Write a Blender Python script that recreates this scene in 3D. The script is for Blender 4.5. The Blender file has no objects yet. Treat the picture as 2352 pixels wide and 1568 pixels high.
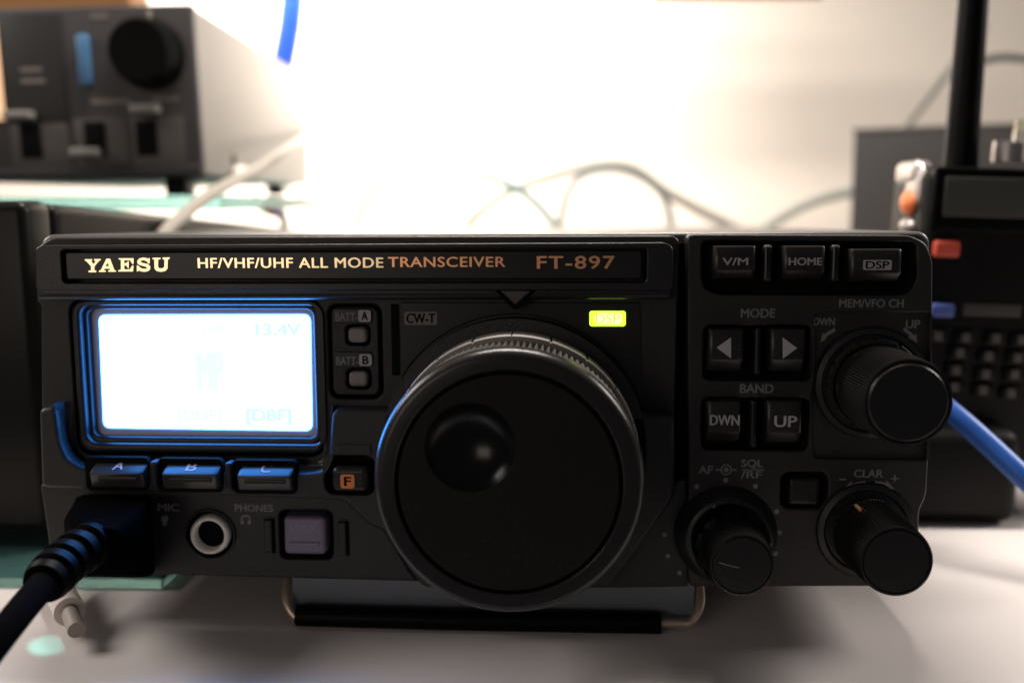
import bpy, bmesh, math, random
from mathutils import Vector, Matrix
from mathutils.geometry import tessellate_polygon

S = bpy.context.scene
COL = S.collection
MM = 0.001
random.seed(4)

# ------------------------------------------------------------------ camera
# measured from the photograph: focal length and the pose of the set's panel
F, CX, CY = 2200.0, 1176.0, 784.0            # focal length and centre on a 2352 px wide frame
def _n(v): return v.normalized()
_b = _n(Vector((114, 274, -F)))
_l = Vector((-42658, 84, -F)); _l = _n(_l - _l.dot(_b) * _b)
_u, _w = -_l, -_b
_v = _w.cross(_u)
R_CAM = Matrix((_u, _v, _w))                  # rows: camera -> panel (u right, v up, w out)
CAM = Vector((19.87967, 82.508204, 210.858782))   # camera in panel millimetres
TILT = math.radians(1.0)
ct, st = math.cos(TILT), math.sin(TILT)
P2W = Matrix(((1, 0, 0), (0, st, -ct), (0, ct, st)))    # panel (u, v, w) -> world
O = Vector((0, 0, 12.0))
CAMW = O + P2W @ CAM
RW = P2W @ R_CAM
cam_d = bpy.data.cameras.new('camera')
cam = bpy.data.objects.new('camera', cam_d); COL.objects.link(cam)
cam.matrix_world = Matrix.Translation(CAMW * MM) @ RW.to_4x4()
cam_d.sensor_width = 36.0
cam_d.lens = 36.0 * F / 2352.0
cam_d.clip_start = 0.005; cam_d.clip_end = 20
cam_d.dof.use_dof = True
cam_d.dof.focus_distance = 0.206
cam_d.dof.aperture_fstop = 7.6
cam_d.dof.aperture_blades = 7
S.camera = cam

# ------------------------------------------------------------------ world, lamps, exposure
wd = bpy.data.worlds.new('World'); S.world = wd; wd.use_nodes = True
bg = wd.node_tree.nodes['Background']
bg.inputs[0].default_value = (0.95, 0.92, 1.0, 1); bg.inputs[1].default_value = 0.065
S.view_settings.view_transform = 'Standard'; S.view_settings.look = 'None'
S.view_settings.exposure = 0; S.view_settings.gamma = 1
S.cycles.use_denoising = True
S.cycles.max_bounces = 8
S.cycles.sample_clamp_indirect = 8

def area(name, loc, aim, sx, sy, power, col, spread=180):
    d = bpy.data.lights.new(name, 'AREA'); d.shape = 'RECTANGLE'; d.size = sx; d.size_y = sy
    d.energy = power; d.color = col; d.spread = math.radians(spread)
    o = bpy.data.objects.new(name, d); COL.objects.link(o)
    o.location = loc
    o.rotation_euler = (Vector(aim) - Vector(loc)).to_track_quat('-Z', 'Y').to_euler()
    return o
# strip lamp above the desk, just over the top of the frame, washing the wall
area('desk_lamp_light', (-0.15, 0.42, 0.315), (-0.16, 0.60, 0.10), 0.22, 0.07, 4.7, (1.0, 0.92, 0.85))
# fills added either side to brighten the desk; last, the lamp above the set
area('added_left_fill', (-0.62, 0.06, 0.42), (-0.05, 0.0, 0.0), 0.38, 0.24, 1.35, (1.0, 0.91, 0.85), 100)
area('added_right_fill', (0.66, 0.24, 0.42), (0.08, 0.0, 0.0), 0.38, 0.24, 1.6, (1.0, 0.91, 0.85), 100)
area('overhead_lamp_light', (0.0, 0.13, 0.55), (0.0, 0.05, 0.0), 0.30, 0.05, 5.0, (1.0, 0.92, 0.84))
# small teal spot added to stand in for the glass sheet's glint on the desk
_sd = bpy.data.lights.new('added_glint_spot', 'SPOT'); _sd.energy = 0.07; _sd.color = (.25, 1, .85); _sd.spot_size = math.radians(7); _sd.spot_blend = .6; _sd.shadow_soft_size = .001
_so = bpy.data.objects.new('added_glint_spot', _sd); COL.objects.link(_so); _so.location = (-.135, .03, .05)
_so.rotation_euler = (Vector((-.0966, -.0093, 0)) - _so.location).to_track_quat('-Z', 'Y').to_euler()
# warm fill added behind the camera to brighten the foil letters and panel
area('added_foil_fill', (-0.31, -0.60, 0.13), (-0.03, 0, 0.06), 0.30, 0.20, 0.52, (1.0, 0.86, 0.74))

# ------------------------------------------------------------------ helpers
def pl(px, py, w=0.0):
    """point of the photograph -> (u, v) mm on the panel layer w mm in front of the panel face"""
    d = R_CAM @ Vector((px - CX, CY - py, -F))
    t = (w - CAM.z) / d.z
    return (CAM.x + t * d.x, CAM.y + t * d.y)
def wp(px, py, y=None, z=None):
    """point of the photograph -> world mm on the plane y=.. or z=.."""
    d = RW @ Vector((px - CX, CY - py, -F))
    t = (y - CAMW.y) / d.y if y is not None else (z - CAMW.z) / d.z
    return CAMW + t * d

def mat(name, col, rough=0.5, metal=0.0, bump=0.0, bscale=900, spec=0.5, emit=None, es=0, var=0.0, coat=0, trans=0, ior=1.45, dust=0):
    m = bpy.data.materials.new(name); m.use_nodes = True
    nt = m.node_tree; b = nt.nodes['Principled BSDF']
    b.inputs['Base Color'].default_value = (*col, 1)
    b.inputs['Roughness'].default_value = rough
    b.inputs['Metallic'].default_value = metal
    b.inputs['Specular IOR Level'].default_value = spec
    b.inputs['Coat Weight'].default_value = coat
    b.inputs['Transmission Weight'].default_value = trans
    b.inputs['IOR'].default_value = ior
    if emit:
        b.inputs['Emission Color'].default_value = (*emit, 1); b.inputs['Emission Strength'].default_value = es
    tc = nt.nodes.new('ShaderNodeTexCoord')
    if bump:
        n = nt.nodes.new('ShaderNodeTexNoise'); n.inputs['Scale'].default_value = bscale
        n.inputs['Detail'].default_value = 3
        bp = nt.nodes.new('ShaderNodeBump'); bp.inputs['Strength'].default_value = bump; bp.inputs['Distance'].default_value = 0.0002
        nt.links.new(tc.outputs['Object'], n.inputs['Vector'])
        nt.links.new(n.outputs['Fac'], bp.inputs['Height']); nt.links.new(bp.outputs['Normal'], b.inputs['Normal'])
    if dust:
        n3 = nt.nodes.new('ShaderNodeTexNoise'); n3.inputs['Scale'].default_value = 2600; n3.inputs['Detail'].default_value = 1
        n4 = nt.nodes.new('ShaderNodeTexNoise'); n4.inputs['Scale'].default_value = 45; n4.inputs['Detail'].default_value = 4
        ma = nt.nodes.new('ShaderNodeMath'); ma.operation = 'MULTIPLY'
        m3 = nt.nodes.new('ShaderNodeMapRange'); m3.inputs[1].default_value = .60; m3.inputs[2].default_value = .74
        m4 = nt.nodes.new('ShaderNodeMapRange'); m4.inputs[1].default_value = .38; m4.inputs[2].default_value = .62; m4.inputs[3].default_value = .25
        mx = nt.nodes.new('ShaderNodeMix'); mx.data_type = 'RGBA'
        for n_ in (n3, n4): nt.links.new(tc.outputs['Object'], n_.inputs['Vector'])
        nt.links.new(n3.outputs['Fac'], m3.inputs[0]); nt.links.new(n4.outputs['Fac'], m4.inputs[0])
        nt.links.new(m3.outputs[0], ma.inputs[0]); nt.links.new(m4.outputs[0], ma.inputs[1])
        nt.links.new(ma.outputs[0], mx.inputs[0]); mx.inputs[6].default_value = (*col, 1)
        mx.inputs[7].default_value = (dust, dust * .96, dust * .92, 1)
        nt.links.new(mx.outputs[2], b.inputs['Base Color'])
    if var:
        n2 = nt.nodes.new('ShaderNodeTexNoise'); n2.inputs['Scale'].default_value = 60
        n2.inputs['Detail'].default_value = 6
        nt.links.new(tc.outputs['Object'], n2.inputs['Vector'])
        mr = nt.nodes.new('ShaderNodeMapRange')
        mr.inputs[3].default_value = max(0.02, rough - var); mr.inputs[4].default_value = min(1, rough + var)
        nt.links.new(n2.outputs['Fac'], mr.inputs[0]); nt.links.new(mr.outputs[0], b.inputs['Roughness'])
    return m

M = dict(
    plastic=mat('black_moulded_plastic', (0.017, 0.0158, 0.0152), 0.44, spec=.4, dust=.045, bump=0.6, bscale=2500, var=0.10),
    plastic2=mat('dark_satin_plastic', (0.012, 0.0115, 0.0122), 0.36, spec=.4, dust=.05, bump=0.25, bscale=2500, var=0.08),
    deep=mat('unlit_black_plastic', (0.004, 0.004, 0.004), 0.8, spec=.08),
    window=mat('smoked_window', (0.012, 0.0115, 0.0115), 0.36, spec=.4, var=0.06),
    key=mat('key_plastic', (0.012, 0.011, 0.010), 0.34, spec=.45, dust=.06, var=0.08),
    knobrub=mat('ribbed_knob_plastic', (0.010, 0.0093, 0.009), 0.30, spec=.4, dust=.02, bump=.2, bscale=2500),
    glowkey=mat('soft_key_plastic', (0.030, 0.029, 0.031), 0.30, spec=.5, var=.05),
    rubber=mat('black_rubber', (0.0015, 0.0015, 0.0015), 0.40, spec=.09, bump=0.2, bscale=1800, var=0.1),
    knobface=mat('knob_face_plastic', (0.013, 0.0118, 0.011), 0.5, spec=.12, dust=.028, bump=0.5, bscale=3000),
    gloss=mat('glossy_black_plastic', (0.004, 0.004, 0.004), 0.24, spec=0.35),
    ringgrey=mat('grey_scale_ring', (0.20, 0.185, 0.165), 0.45),
    metalcase=mat('painted_steel_case', (0.10, 0.095, 0.09), 0.32, metal=0.2, bump=0.15, bscale=1500, var=0.08),
    foil=mat('gold_foil', (1.0, 0.80, 0.50), 0.28, metal=1.0),
    foil_sheen=mat('gold_foil_orange_sheen', (1.0, 0.50, 0.25), 0.36, metal=1.0),  # same foil lettering; its orange reflection is put into the colour
    print=mat('grey_print', (0.36, 0.345, 0.35), 0.6),
    printdim=mat('dim_print', (0.17, 0.163, 0.175), 0.6),
    orange=mat('orange_print', (0.75, 0.22, 0.06), 0.5),
    lavender=mat('lavender_plastic', (0.17, 0.14, 0.21), 0.4, var=0.05),
    greykey=mat('grey_pushbutton', (0.20, 0.17, 0.17), 0.4),
    lcdrim=mat('lcd_rim', (0.50, 0.46, 0.50), 0.5),
    nickel=mat('nickel', (0.85, 0.80, 0.74), 0.22, metal=1.0),
    cream=mat('cream_bushing', (0.97, 0.90, 0.80), 0.5, spec=1.0),
)

def obj(name, me, m, parent=None, **props):
    o = bpy.data.objects.new(name, me); COL.objects.link(o)
    if m and not me.materials: me.materials.append(m)
    if parent: o.parent = parent
    for k, v in props.items(): o[k] = v
    return o
def empty(name, loc=(0, 0, 0), rot=(0, 0, 0), **props):
    o = bpy.data.objects.new(name, None); COL.objects.link(o); o.empty_display_size = 0.01
    o.location = loc; o.rotation_euler = rot
    for k, v in props.items(): o[k] = v
    return o
def finish(bm, smooth=True, angle=None):
    me = bpy.data.meshes.new('m')
    bmesh.ops.recalc_face_normals(bm, faces=bm.faces)
    for f in bm.faces: f.smooth = smooth and not f.tag
    bm.to_mesh(me); bm.free()
    if angle: me.set_sharp_from_angle(angle=math.radians(angle))
    return me

def _area(l): return 0.5 * sum(l[i][0] * l[(i + 1) % len(l)][1] - l[(i + 1) % len(l)][0] * l[i][1] for i in range(len(l)))
def _off(loop, d):
    """offset a loop towards its left side by d"""
    n = len(loop); out = []
    for i in range(n):
        p0, p1, p2 = Vector(loop[i - 1]), Vector(loop[i]), Vector(loop[(i + 1) % n])
        a, b = (p1 - p0), (p2 - p1)
        if a.length < 1e-9 or b.length < 1e-9: out.append(tuple(p1)); continue
        a.normalize(); b.normalize()
        na, nb = Vector((-a.y, a.x)), Vector((-b.y, b.x))
        m = na + nb
        if m.length < 1e-6: m = na.copy()
        m.normalize(); k = d / max(0.35, m.dot(na))
        out.append((p1.x + m.x * k, p1.y + m.y * k))
    return out
def plate_bm(outer, holes, w0, w1, bev=0.3, seg=4, bm=None, tilt=(0, 0)):
    """solid plate in panel coordinates (mm): face towards +w, edges rounded"""
    bm = bm or bmesh.new()
    loops = []
    o = list(outer)
    if _area(o) < 0: o.reverse()
    loops.append(o)
    for h in holes:
        h = list(h)
        if _area(h) > 0: h.reverse()
        loops.append(h)
    fronts = []
    bevs = list(bev) + [bev[-1]] * 20 if isinstance(bev, (tuple, list)) else [bev] * (len(loops) + 1)
    def V(p, w):
        w = w + tilt[0] * p[1] + tilt[1] * p[0]
        return bm.verts.new((p[0] * MM, -w * MM, p[1] * MM))
    for li, lp in enumerate(loops):
        bev = bevs[li]
        rings = [[V(p, w0) for p in lp]]
        if bev > 0:
            for k in range(seg + 1):
                a = math.pi / 2 * k / seg
                q = _off(lp, bev * (1 - math.cos(a))) if k else lp
                rings.append([V(p, w1 - bev + bev * math.sin(a)) for p in q])
        else:
            q = lp; rings.append([V(p, w1) for p in lp])
        n = len(lp)
        for r0, r1 in zip(rings, rings[1:]):
            for i in range(n):
                bm.faces.new((r0[i], r0[(i + 1) % n], r1[(i + 1) % n], r1[i]))
        fronts.append((q, rings[-1], rings[0]))
    flat = [v for f in fronts for v in f[1]]
    back = [v for f in fronts for v in f[2]]
    for vs, pts in ((flat, [f[0] for f in fronts]), (back, loops)):
        tris = tessellate_polygon([[Vector((x, y, 0)) for x, y in l] for l in pts])
        for t in tris:
            try:
                f = bm.faces.new([vs[i] for i in t]); f.tag = True
            except ValueError: pass
    return bm
def plate(name, outer, holes, w0, w1, bev, m, parent, seg=4, **kw):
    me = finish(plate_bm(outer, holes, w0, w1, bev, seg))
    return obj(name, me, m, parent, **kw)
def rr_uv(u0, v0, u1, v1, r, n=6):
    r = min(r, abs(u1 - u0) / 2 - .01, abs(v1 - v0) / 2 - .01)
    pts = []
    for cx, cy, a0 in ((u1 - r, v1 - r, 0), (u0 + r, v1 - r, 90), (u0 + r, v0 + r, 180), (u1 - r, v0 + r, 270)):
        for k in range(n + 1):
            a = math.radians(a0 + 90 * k / n); pts.append((cx + r * math.cos(a), cy + r * math.sin(a)))
    return pts
def box_uv(x0, y0, x1, y1, w):
    ym, xm = (y0 + y1) / 2, (x0 + x1) / 2
    return pl(x0, ym, w)[0], pl(xm, y1, w)[1], pl(x1, ym, w)[0], pl(xm, y0, w)[1]
def rr(x0, y0, x1, y1, r=10, w=0.0):
    u0, v0, u1, v1 = box_uv(x0, y0, x1, y1, w)
    return rr_uv(u0, v0, u1, v1, r * 0.0979)
def circ(u, v, r, n=96): return [(u + r * math.cos(2 * math.pi * k / n), v + r * math.sin(2 * math.pi * k / n)) for k in range(n)]
def poly(pts, w=0.0): return [pl(x, y, w) for x, y in pts]
def fillet(pts, r, n=5):
    """round the corners of a uv polygon"""
    out = []; N = len(pts)
    for i in range(N):
        p0, p1, p2 = Vector(pts[i - 1]), Vector(pts[i]), Vector(pts[(i + 1) % N])
        a, b = p0 - p1, p2 - p1
        k = min(r, a.length * .45, b.length * .45)
        s, e = p1 + a.normalized() * k, p1 + b.normalized() * k
        for j in range(n + 1):
            t = j / n
            q = s * (1 - t) ** 2 + p1 * 2 * t * (1 - t) + e * t * t
            out.append((q.x, q.y))
    return out

def text(s, x0, y0, x1, y1, w, m, parent, bold=0.0, name='lettering', sp=1.0, lift=0.06, **kw):
    """raised print filling the given box of the photograph on layer w"""
    c = bpy.data.curves.new('t', 'FONT'); c.body = s; c.size = 1; c.offset = 0; c.space_character = sp
    c.fill_mode = 'BOTH'; c.extrude = 0.02; c.resolution_u = 4
    o = bpy.data.objects.new('t', c); COL.objects.link(o)
    dg = bpy.context.evaluated_depsgraph_get(); dg.update()
    me = bpy.data.meshes.new_from_object(o.evaluated_get(dg))
    bpy.data.objects.remove(o); bpy.data.curves.remove(c)
    xs = [v.co.x for v in me.vertices]; ys = [v.co.y for v in me.vertices]
    a0, a1, b0, b1 = min(xs), max(xs), min(ys), max(ys)
    u0, v0, u1, v1 = box_uv(x0, y0, x1, y1, w)
    for v in me.vertices:
        x = u0 + (v.co.x - a0) / (a1 - a0) * (u1 - u0); y = v0 + (v.co.y - b0) / max(1e-6, b1 - b0) * (v1 - v0)
        v.co = (x * MM, -(w + lift + v.co.z) * MM, y * MM)
    me.materials.clear()
    if bold:
        bm = bmesh.new(); bm.from_mesh(me); n0 = list(bm.verts); d = (v1 - v0) * .036 * MM
        src = me.copy()
        for k, (dx, dz) in enumerate(((-1, 0), (1, 0), (0, .5), (0, -.5))):
            vs = len(bm.verts); bm.from_mesh(src); bm.verts.ensure_lookup_table()
            for v in bm.verts[vs:]: v.co += Vector((dx * d, (.006 + .006 * k) * MM, dz * d))
        bm.to_mesh(me); bm.free()
    return obj(name, me, m, parent, **kw)

def lathe_bm(prof, c, n=96, teeth=0, bm=None, cap=True, duty=None):
    """prof: (radius, w, knurl depth); c = (u, v) of the axis; knurl follows n"""
    bm = bm or bmesh.new(); rings = []
    for r, w, k in prof:
        ring = []
        for i in range(n):
            a = 2 * math.pi * i / n
            rad = r
            if teeth and k:
                ph = (a * teeth / (2 * math.pi)) % 1.0
                rad = r - k * (0.5 - 0.5 * math.cos(2 * math.pi * ph)) if duty is None else (r - k if ph < duty else r)
            ring.append(bm.verts.new(((c[0] + rad * math.cos(a)) * MM, -w * MM, (c[1] + rad * math.sin(a)) * MM)))
        rings.append(ring)
    for r0, r1 in zip(rings, rings[1:]):
        for i in range(n): bm.faces.new((r0[i], r0[(i + 1) % n], r1[(i + 1) % n], r1[i]))
    if cap:
        for r_ in (rings[0], rings[-1]):
            try: bm.faces.new(r_)
            except ValueError: pass
    return bm
def lathe(name, prof, c, m, parent, n=96, teeth=0, cap=True, duty=None, angle=38, **kw):
    return obj(name, finish(lathe_bm(prof, c, n, teeth, None, cap, duty), angle=angle), m, parent, **kw)

def catmull(pts, n=10):
    P = [Vector(p) for p in pts]; P = [P[0] * 2 - P[1]] + P + [P[-1] * 2 - P[-2]]; out = []
    for i in range(1, len(P) - 2):
        for k in range(n):
            t = k / n
            out.append(0.5 * ((2 * P[i]) + (P[i + 1] - P[i - 1]) * t + (2 * P[i - 1] - 5 * P[i] + 4 * P[i + 1] - P[i + 2]) * t * t + (3 * P[i] - P[i - 1] - 3 * P[i + 1] + P[i + 2]) * t ** 3))
    out.append(P[-2]); return out
def tube_bm(path, rad, n=20, bm=None, scale=MM):
    """path of Vectors (mm); rad: number or function of 0..1"""
    bm = bm or bmesh.new(); rings = []; N = len(path)
    up = Vector((0, 0, 1))
    t0 = (path[1] - path[0]).normalized()
    nrm = t0.cross(up)
    if nrm.length < 1e-4: nrm = Vector((1, 0, 0))
    nrm.normalize()
    for i, p in enumerate(path):
        t = (path[min(i + 1, N - 1)] - path[max(i - 1, 0)]).normalized()
        nrm = (nrm - t * nrm.dot(t)).normalized(); bn = t.cross(nrm)
        r = rad(i / (N - 1)) if callable(rad) else rad
        rings.append([bm.verts.new((p + (nrm * math.cos(2 * math.pi * k / n) + bn * math.sin(2 * math.pi * k / n)) * r) * scale) for k in range(n)])
    for r0, r1 in zip(rings, rings[1:]):
        for k in range(n): bm.faces.new((r0[k], r0[(k + 1) % n], r1[(k + 1) % n], r1[k]))
    bm.faces.new(rings[0]); bm.faces.new(rings[-1])
    return bm
def tube(name, pts, rad, m, parent=None, n=20, k=10, **kw):
    return obj(name, finish(tube_bm(catmull(pts, k), rad, n), angle=50), m, parent, **kw)
def block_bm(x0, y0, z0, x1, y1, z1, bev=0.5, seg=3, bm=None):
    b2 = bmesh.new(); bmesh.ops.create_cube(b2, size=1)
    for v in b2.verts: v.co = Vector(((x0 + x1) / 2 + v.co.x * (x1 - x0), (y0 + y1) / 2 + v.co.y * (y1 - y0), (z0 + z1) / 2 + v.co.z * (z1 - z0))) * MM
    if bev: bmesh.ops.bevel(b2, geom=b2.edges[:], offset=bev * MM, segments=seg, profile=.5, affect='EDGES')
    if bm is None: return b2
    t = bpy.data.meshes.new('x'); b2.to_mesh(t); b2.free(); bm.from_mesh(t); bpy.data.meshes.remove(t)
    return bm
def block(name, x0, y0, z0, x1, y1, z1, m, parent=None, bev=0.5, **kw):
    return obj(name, finish(block_bm(x0, y0, z0, x1, y1, z1, bev), angle=35), m, parent, **kw)

# ------------------------------------------------------------------ the setting
m_desk = mat('white_laminate', (0.62, 0.58, 0.56), 0.34, bump=0.05, bscale=300, var=0.06, spec=0.35)
m_wall = mat('painted_wall', (0.76, 0.70, 0.62), 0.75, bump=0.25, bscale=400)
WALLY = 600.0
bm = bmesh.new(); 
block_bm(-900, -52, -30, 900, WALLY, 0, 1.5, 2, bm)
obj('desk', finish(bm, angle=35), m_desk, kind='structure')
block('wall', -900, WALLY + 0.5, -400, 900, WALLY + 60, 900, m_wall, bev=0, kind='structure')

# ------------------------------------------------------------------ the transceiver
radio = empty('radio_transceiver', O * MM, (-TILT, 0, 0), category='radio',
              label='black amateur radio transceiver with lit display and big tuning knob, resting on the desk')

case = plate('casing', rr(86, 536, 2141, 1333, 30, 0), [], -262, -5.5, 1.0, M['metalcase'], radio)
plate('inner_frame', rr(100, 560, 2130, 1325, 12), [], -7.5, -4.6, 0.2, M['deep'], radio)

KC = pl(1184, 1029); KR = 268 * 0.0979; WC = pl(1183, 1023)                       # tuning knob axis and radius
well = circ(WC[0], WC[1], 293 * 0.0979, 128)
H = dict(
    disp=rr(168, 686, 742, 1046, 34),
    batt=rr(755, 698, 878, 916, 22),
)
# left section: face around display and tuning knob
left_out = fillet(poly([(84, 568), (118, 545), (1548, 541), (1560, 552), (1548, 1010), (1548, 1140), (96, 1110), (94, 700), (84, 690)]), 1.2)
face = plate('front_panel', left_out, [H['disp'], H['batt'], well], -6, 0, 0.5, M['plastic'], radio)

# lower strip with jacks
HJ = dict(jack=circ(*pl(484, 1226, -1.5), 5.6, 48), lock=rr(642, 1172, 764, 1284, 16, -1.5))
low_out = fillet(poly([(92, 1112), (790, 1142), (850, 1200), (884, 1215), (940, 1310), (960, 1335), (357, 1319), (118, 1308), (112, 1250)], -1.5), 0.8)
lowp = plate('jack_strip', low_out, [HJ['jack'], HJ['lock']], -7, -1.5, 0.5, M['plastic'], radio)
low2 = plate('lower_trim', fillet(poly([(930, 1290), (1400, 1290), (1560, 1100), (1576, 1100), (1582, 1347), (1407, 1350), (935, 1334)], -2), 0.8), [], -7, -2, 0.4, M['plastic'], radio)

# raised collar: below the display and around the knob
rw = 5.0
rl = poly([(88, 938), (126, 936), (132, 980), (138, 1020), (154, 1056), (198, 1080), (700, 1088), (740, 1082), (756, 1050), (762, 940),
           (1550, 952), (1550, 1142), (1400, 1352), (970, 1350), (880, 1216), (846, 1206), (792, 1150), (722, 1147), (94, 1120)], rw)
keys = [(203, 336), (368, 506), (540, 676)]
kh = []
col_holes = [circ(WC[0], WC[1], 293 * 0.0979, 128), rr(746, 1046, 862, 1136, 24, rw)]
collar = plate('collar', fillet(rl, 1.6), col_holes, -0.5, rw, (1.0, .5, .5), M['plastic'], face, seg=7)

# hollow ground slope that runs round the lower half of the display
po = [(124, 925), (130, 980), (136, 1020), (152, 1058), (197, 1083), (700, 1091), (742, 1085), (758, 1051), (764, 935)]
pi = [(166, 925), (167, 980), (169, 1020), (178, 1046), (206, 1058), (700, 1066), (730, 1060), (742, 1042), (746, 935)]
bm = bmesh.new(); rows = []
po = [(p.x, p.y) for p in [Vector(q) for q in catmull([(x, y, 0) for x, y in po], 5)]]
pi = [(p.x, p.y) for p in [Vector(q) for q in catmull([(x, y, 0) for x, y in pi], 5)]]
for k in range(9):
    t = k / 8; w_ = .2 + 4.3 * (1 - math.cos(t * math.pi / 2)); row = []
    for a_, b_ in zip(pi, po):
        A_, B_ = pl(*a_, .2), pl(*b_, 4.5); q = math.sin(t * math.pi / 2)
        row.append(bm.verts.new(((A_[0] + (B_[0] - A_[0]) * q) * MM, -w_ * MM, (A_[1] + (B_[1] - A_[1]) * q) * MM)))
    rows.append(row)
for r0, r1 in zip(rows, rows[1:]):
    for i in range(len(r0) - 1): bm.faces.new((r0[i], r0[i + 1], r1[i + 1], r1[i]))
obj('display_scoop', finish(bm), M['glowkey'], face)

# nameplate bar with its lettering
bar_out = fillet(poly([(80, 572), (92, 564), (1530, 557), (1546, 568), (1546, 666), (82, 668)], 5), 1.2)
bar = plate('nameplate_bar', bar_out, [rr(141, 571, 1486, 650, 10, 5)], -0.5, 5, .3, M['plastic2'], radio, seg=5)
plate('lower_lip', fillet(poly([(84, 655), (1544, 655), (1544, 688), (84, 690)], 4), .8), [], -.5, 4.3, 1.5, M['plastic2'], bar, seg=8)
plate('nameplate', rr(150, 577, 1474, 642, 8, 4.2), [], 0, 4.2, 0.35, M['window'], bar)
C = dict(
 Y=[(120,262),(290,262),(290,300),(262,305),(325,375),(378,305),(338,300),(338,258),(490,258),(490,292),(450,300),(345,430),(345,525),(385,530),(385,570),(205,570),(205,530),(262,525),(262,430),(150,305),(120,300)],
 A=[(625,250),(710,250),(815,522),(850,530),(850,558),(665,558),(665,525),(715,520),(700,485),(582,485),(565,520),(610,530),(610,562),(450,562),(450,530),(490,520)],
 E=[(915,240),(1265,240),(1262,375),(1235,375),(1180,290),(1045,285),(1045,360),(1090,350),(1130,315),(1150,315),(1150,470),(1130,470),(1095,415),(1045,405),(1045,500),(1170,500),(1235,410),(1262,410),(1250,550),(905,550),(905,520),(965,510),(965,275),(915,270)],
 S_=[(1645,235),(1640,365),(1615,365),(1570,310),(1500,285),(1430,300),(1430,325),(1480,350),(1600,375),(1655,430),(1655,490),(1610,540),(1520,560),(1440,550),(1385,525),(1365,550),(1340,550),(1340,405),(1365,405),(1410,450),(1470,485),(1560,490),(1580,460),(1540,435),(1410,400),(1355,360),(1350,300),(1400,245),(1480,225),(1570,235),(1608,254),(1622,235)],
 U=[(1710,230),(1895,225),(1895,262),(1840,268),(1840,440),(1865,475),(1940,475),(1985,450),(1990,270),(1945,262),(1945,225),(2115,218),(2105,258),(2070,268),(2060,480),(2010,540),(1900,560),(1800,535),(1755,480),(1750,268),(1710,262)])
hA = [(650,345),(688,425),(602,425)]
def crop(pts): return [pl((200 + x / 9.408) * .91875, (620 + y / 9.408) * .91875, 4.25) for x, y in pts]
bm = bmesh.new()
for k, v in C.items(): plate_bm(crop(v), [crop(hA)] if k == 'A' else [], 4.2, 4.32, 0, 1, bm)
obj('lettering', finish(bm, smooth=False), M['foil'], bar)
text('HF/VHF/UHF ALL MODE', 455, 592, 880, 615, 4.25, M['foil'], bar, 0.025, sp=1.08)
text('TRANSCEIVER', 892, 590, 1160, 613, 4.25, M['foil_sheen'], bar, 0.025, sp=1.08)
text('FT-897', 1234, 588, 1411, 617, 4.25, M['foil_sheen'], bar, 0.025, sp=1.12)
# pointer above the knob
plate('pointer_notch', fillet(poly([(1136, 664), (1232, 664), (1196, 706), (1184, 712), (1172, 706)], 4.6), .25), [], 0, 4.6, 0.5, M['deep'], face)
plate('pointer', fillet(poly([(1149, 668), (1219, 668), (1184, 700)], 5.1), .35), [], 0, 5.1, 0.3, mat('pointer_plastic', (.05, .047, .043), .45), face)

# display
fr1 = plate('display_frame', rr(171, 688, 740, 1042, 34, .9), [rr(190, 702, 736, 1020, 26, .9)], -5, 0.9, 0.9, M['plastic2'], radio, seg=7)
plate('inner_lip', rr(186, 698, 737, 1022, 28, -1), [rr(207, 711, 722, 1004, 18, -1)], -5, -0.9, 0.8, M['plastic2'], fr1, seg=6)
lcd = plate('lcd_panel', rr(200, 706, 726, 1010, 10, -3), [], -5, -3.0, 0, M['lcdrim'], radio)
def emis(name, col, s):
    m = bpy.data.materials.new(name); m.use_nodes = True; nt = m.node_tree
    b = nt.nodes['Principled BSDF']; b.inputs['Base Color'].default_value = (0.05, 0.1, 0.1, 1)
    b.inputs['Emission Color'].default_value = (*col, 1); b.inputs['Emission Strength'].default_value = s
    return m
m_lcd = emis('backlit_lcd', (0.056, 0.30, 1.0), 18.5)
m_seg = emis('lcd_segment', (0.037, 0.27, 1.0), 18.5)
m_seg2 = emis('lcd_segment_faint', (0.047, 0.29, 1.0), 18.5)
scr = [pl(x, y, -2.9) for x, y in [(227, 723), (713, 722), (717, 989), (238, 982)]]
plate('backlight', fillet(scr, 1.7), [], -3.0, -2.85, 0, m_lcd, lcd)
text('13.4V', 588, 744, 690, 770, -2.8, m_seg, lcd, 0.01)
text('DSP', 465, 744, 512, 766, -2.8, m_seg2, lcd, 0.01)
text('MP', 455, 808, 512, 894, -2.8, m_seg2, lcd, 0.015)
text('[DNF]', 410, 940, 507, 972, -2.8, m_seg2, lcd, 0.01)
text('[DBF]', 567, 940, 668, 974, -2.8, m_seg, lcd, 0.02)
plate('scale_line', poly([(475, 930), (660, 935), (660, 938), (475, 933)], -2.8), [], -2.84, -2.78, 0, m_seg2, lcd)

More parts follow.
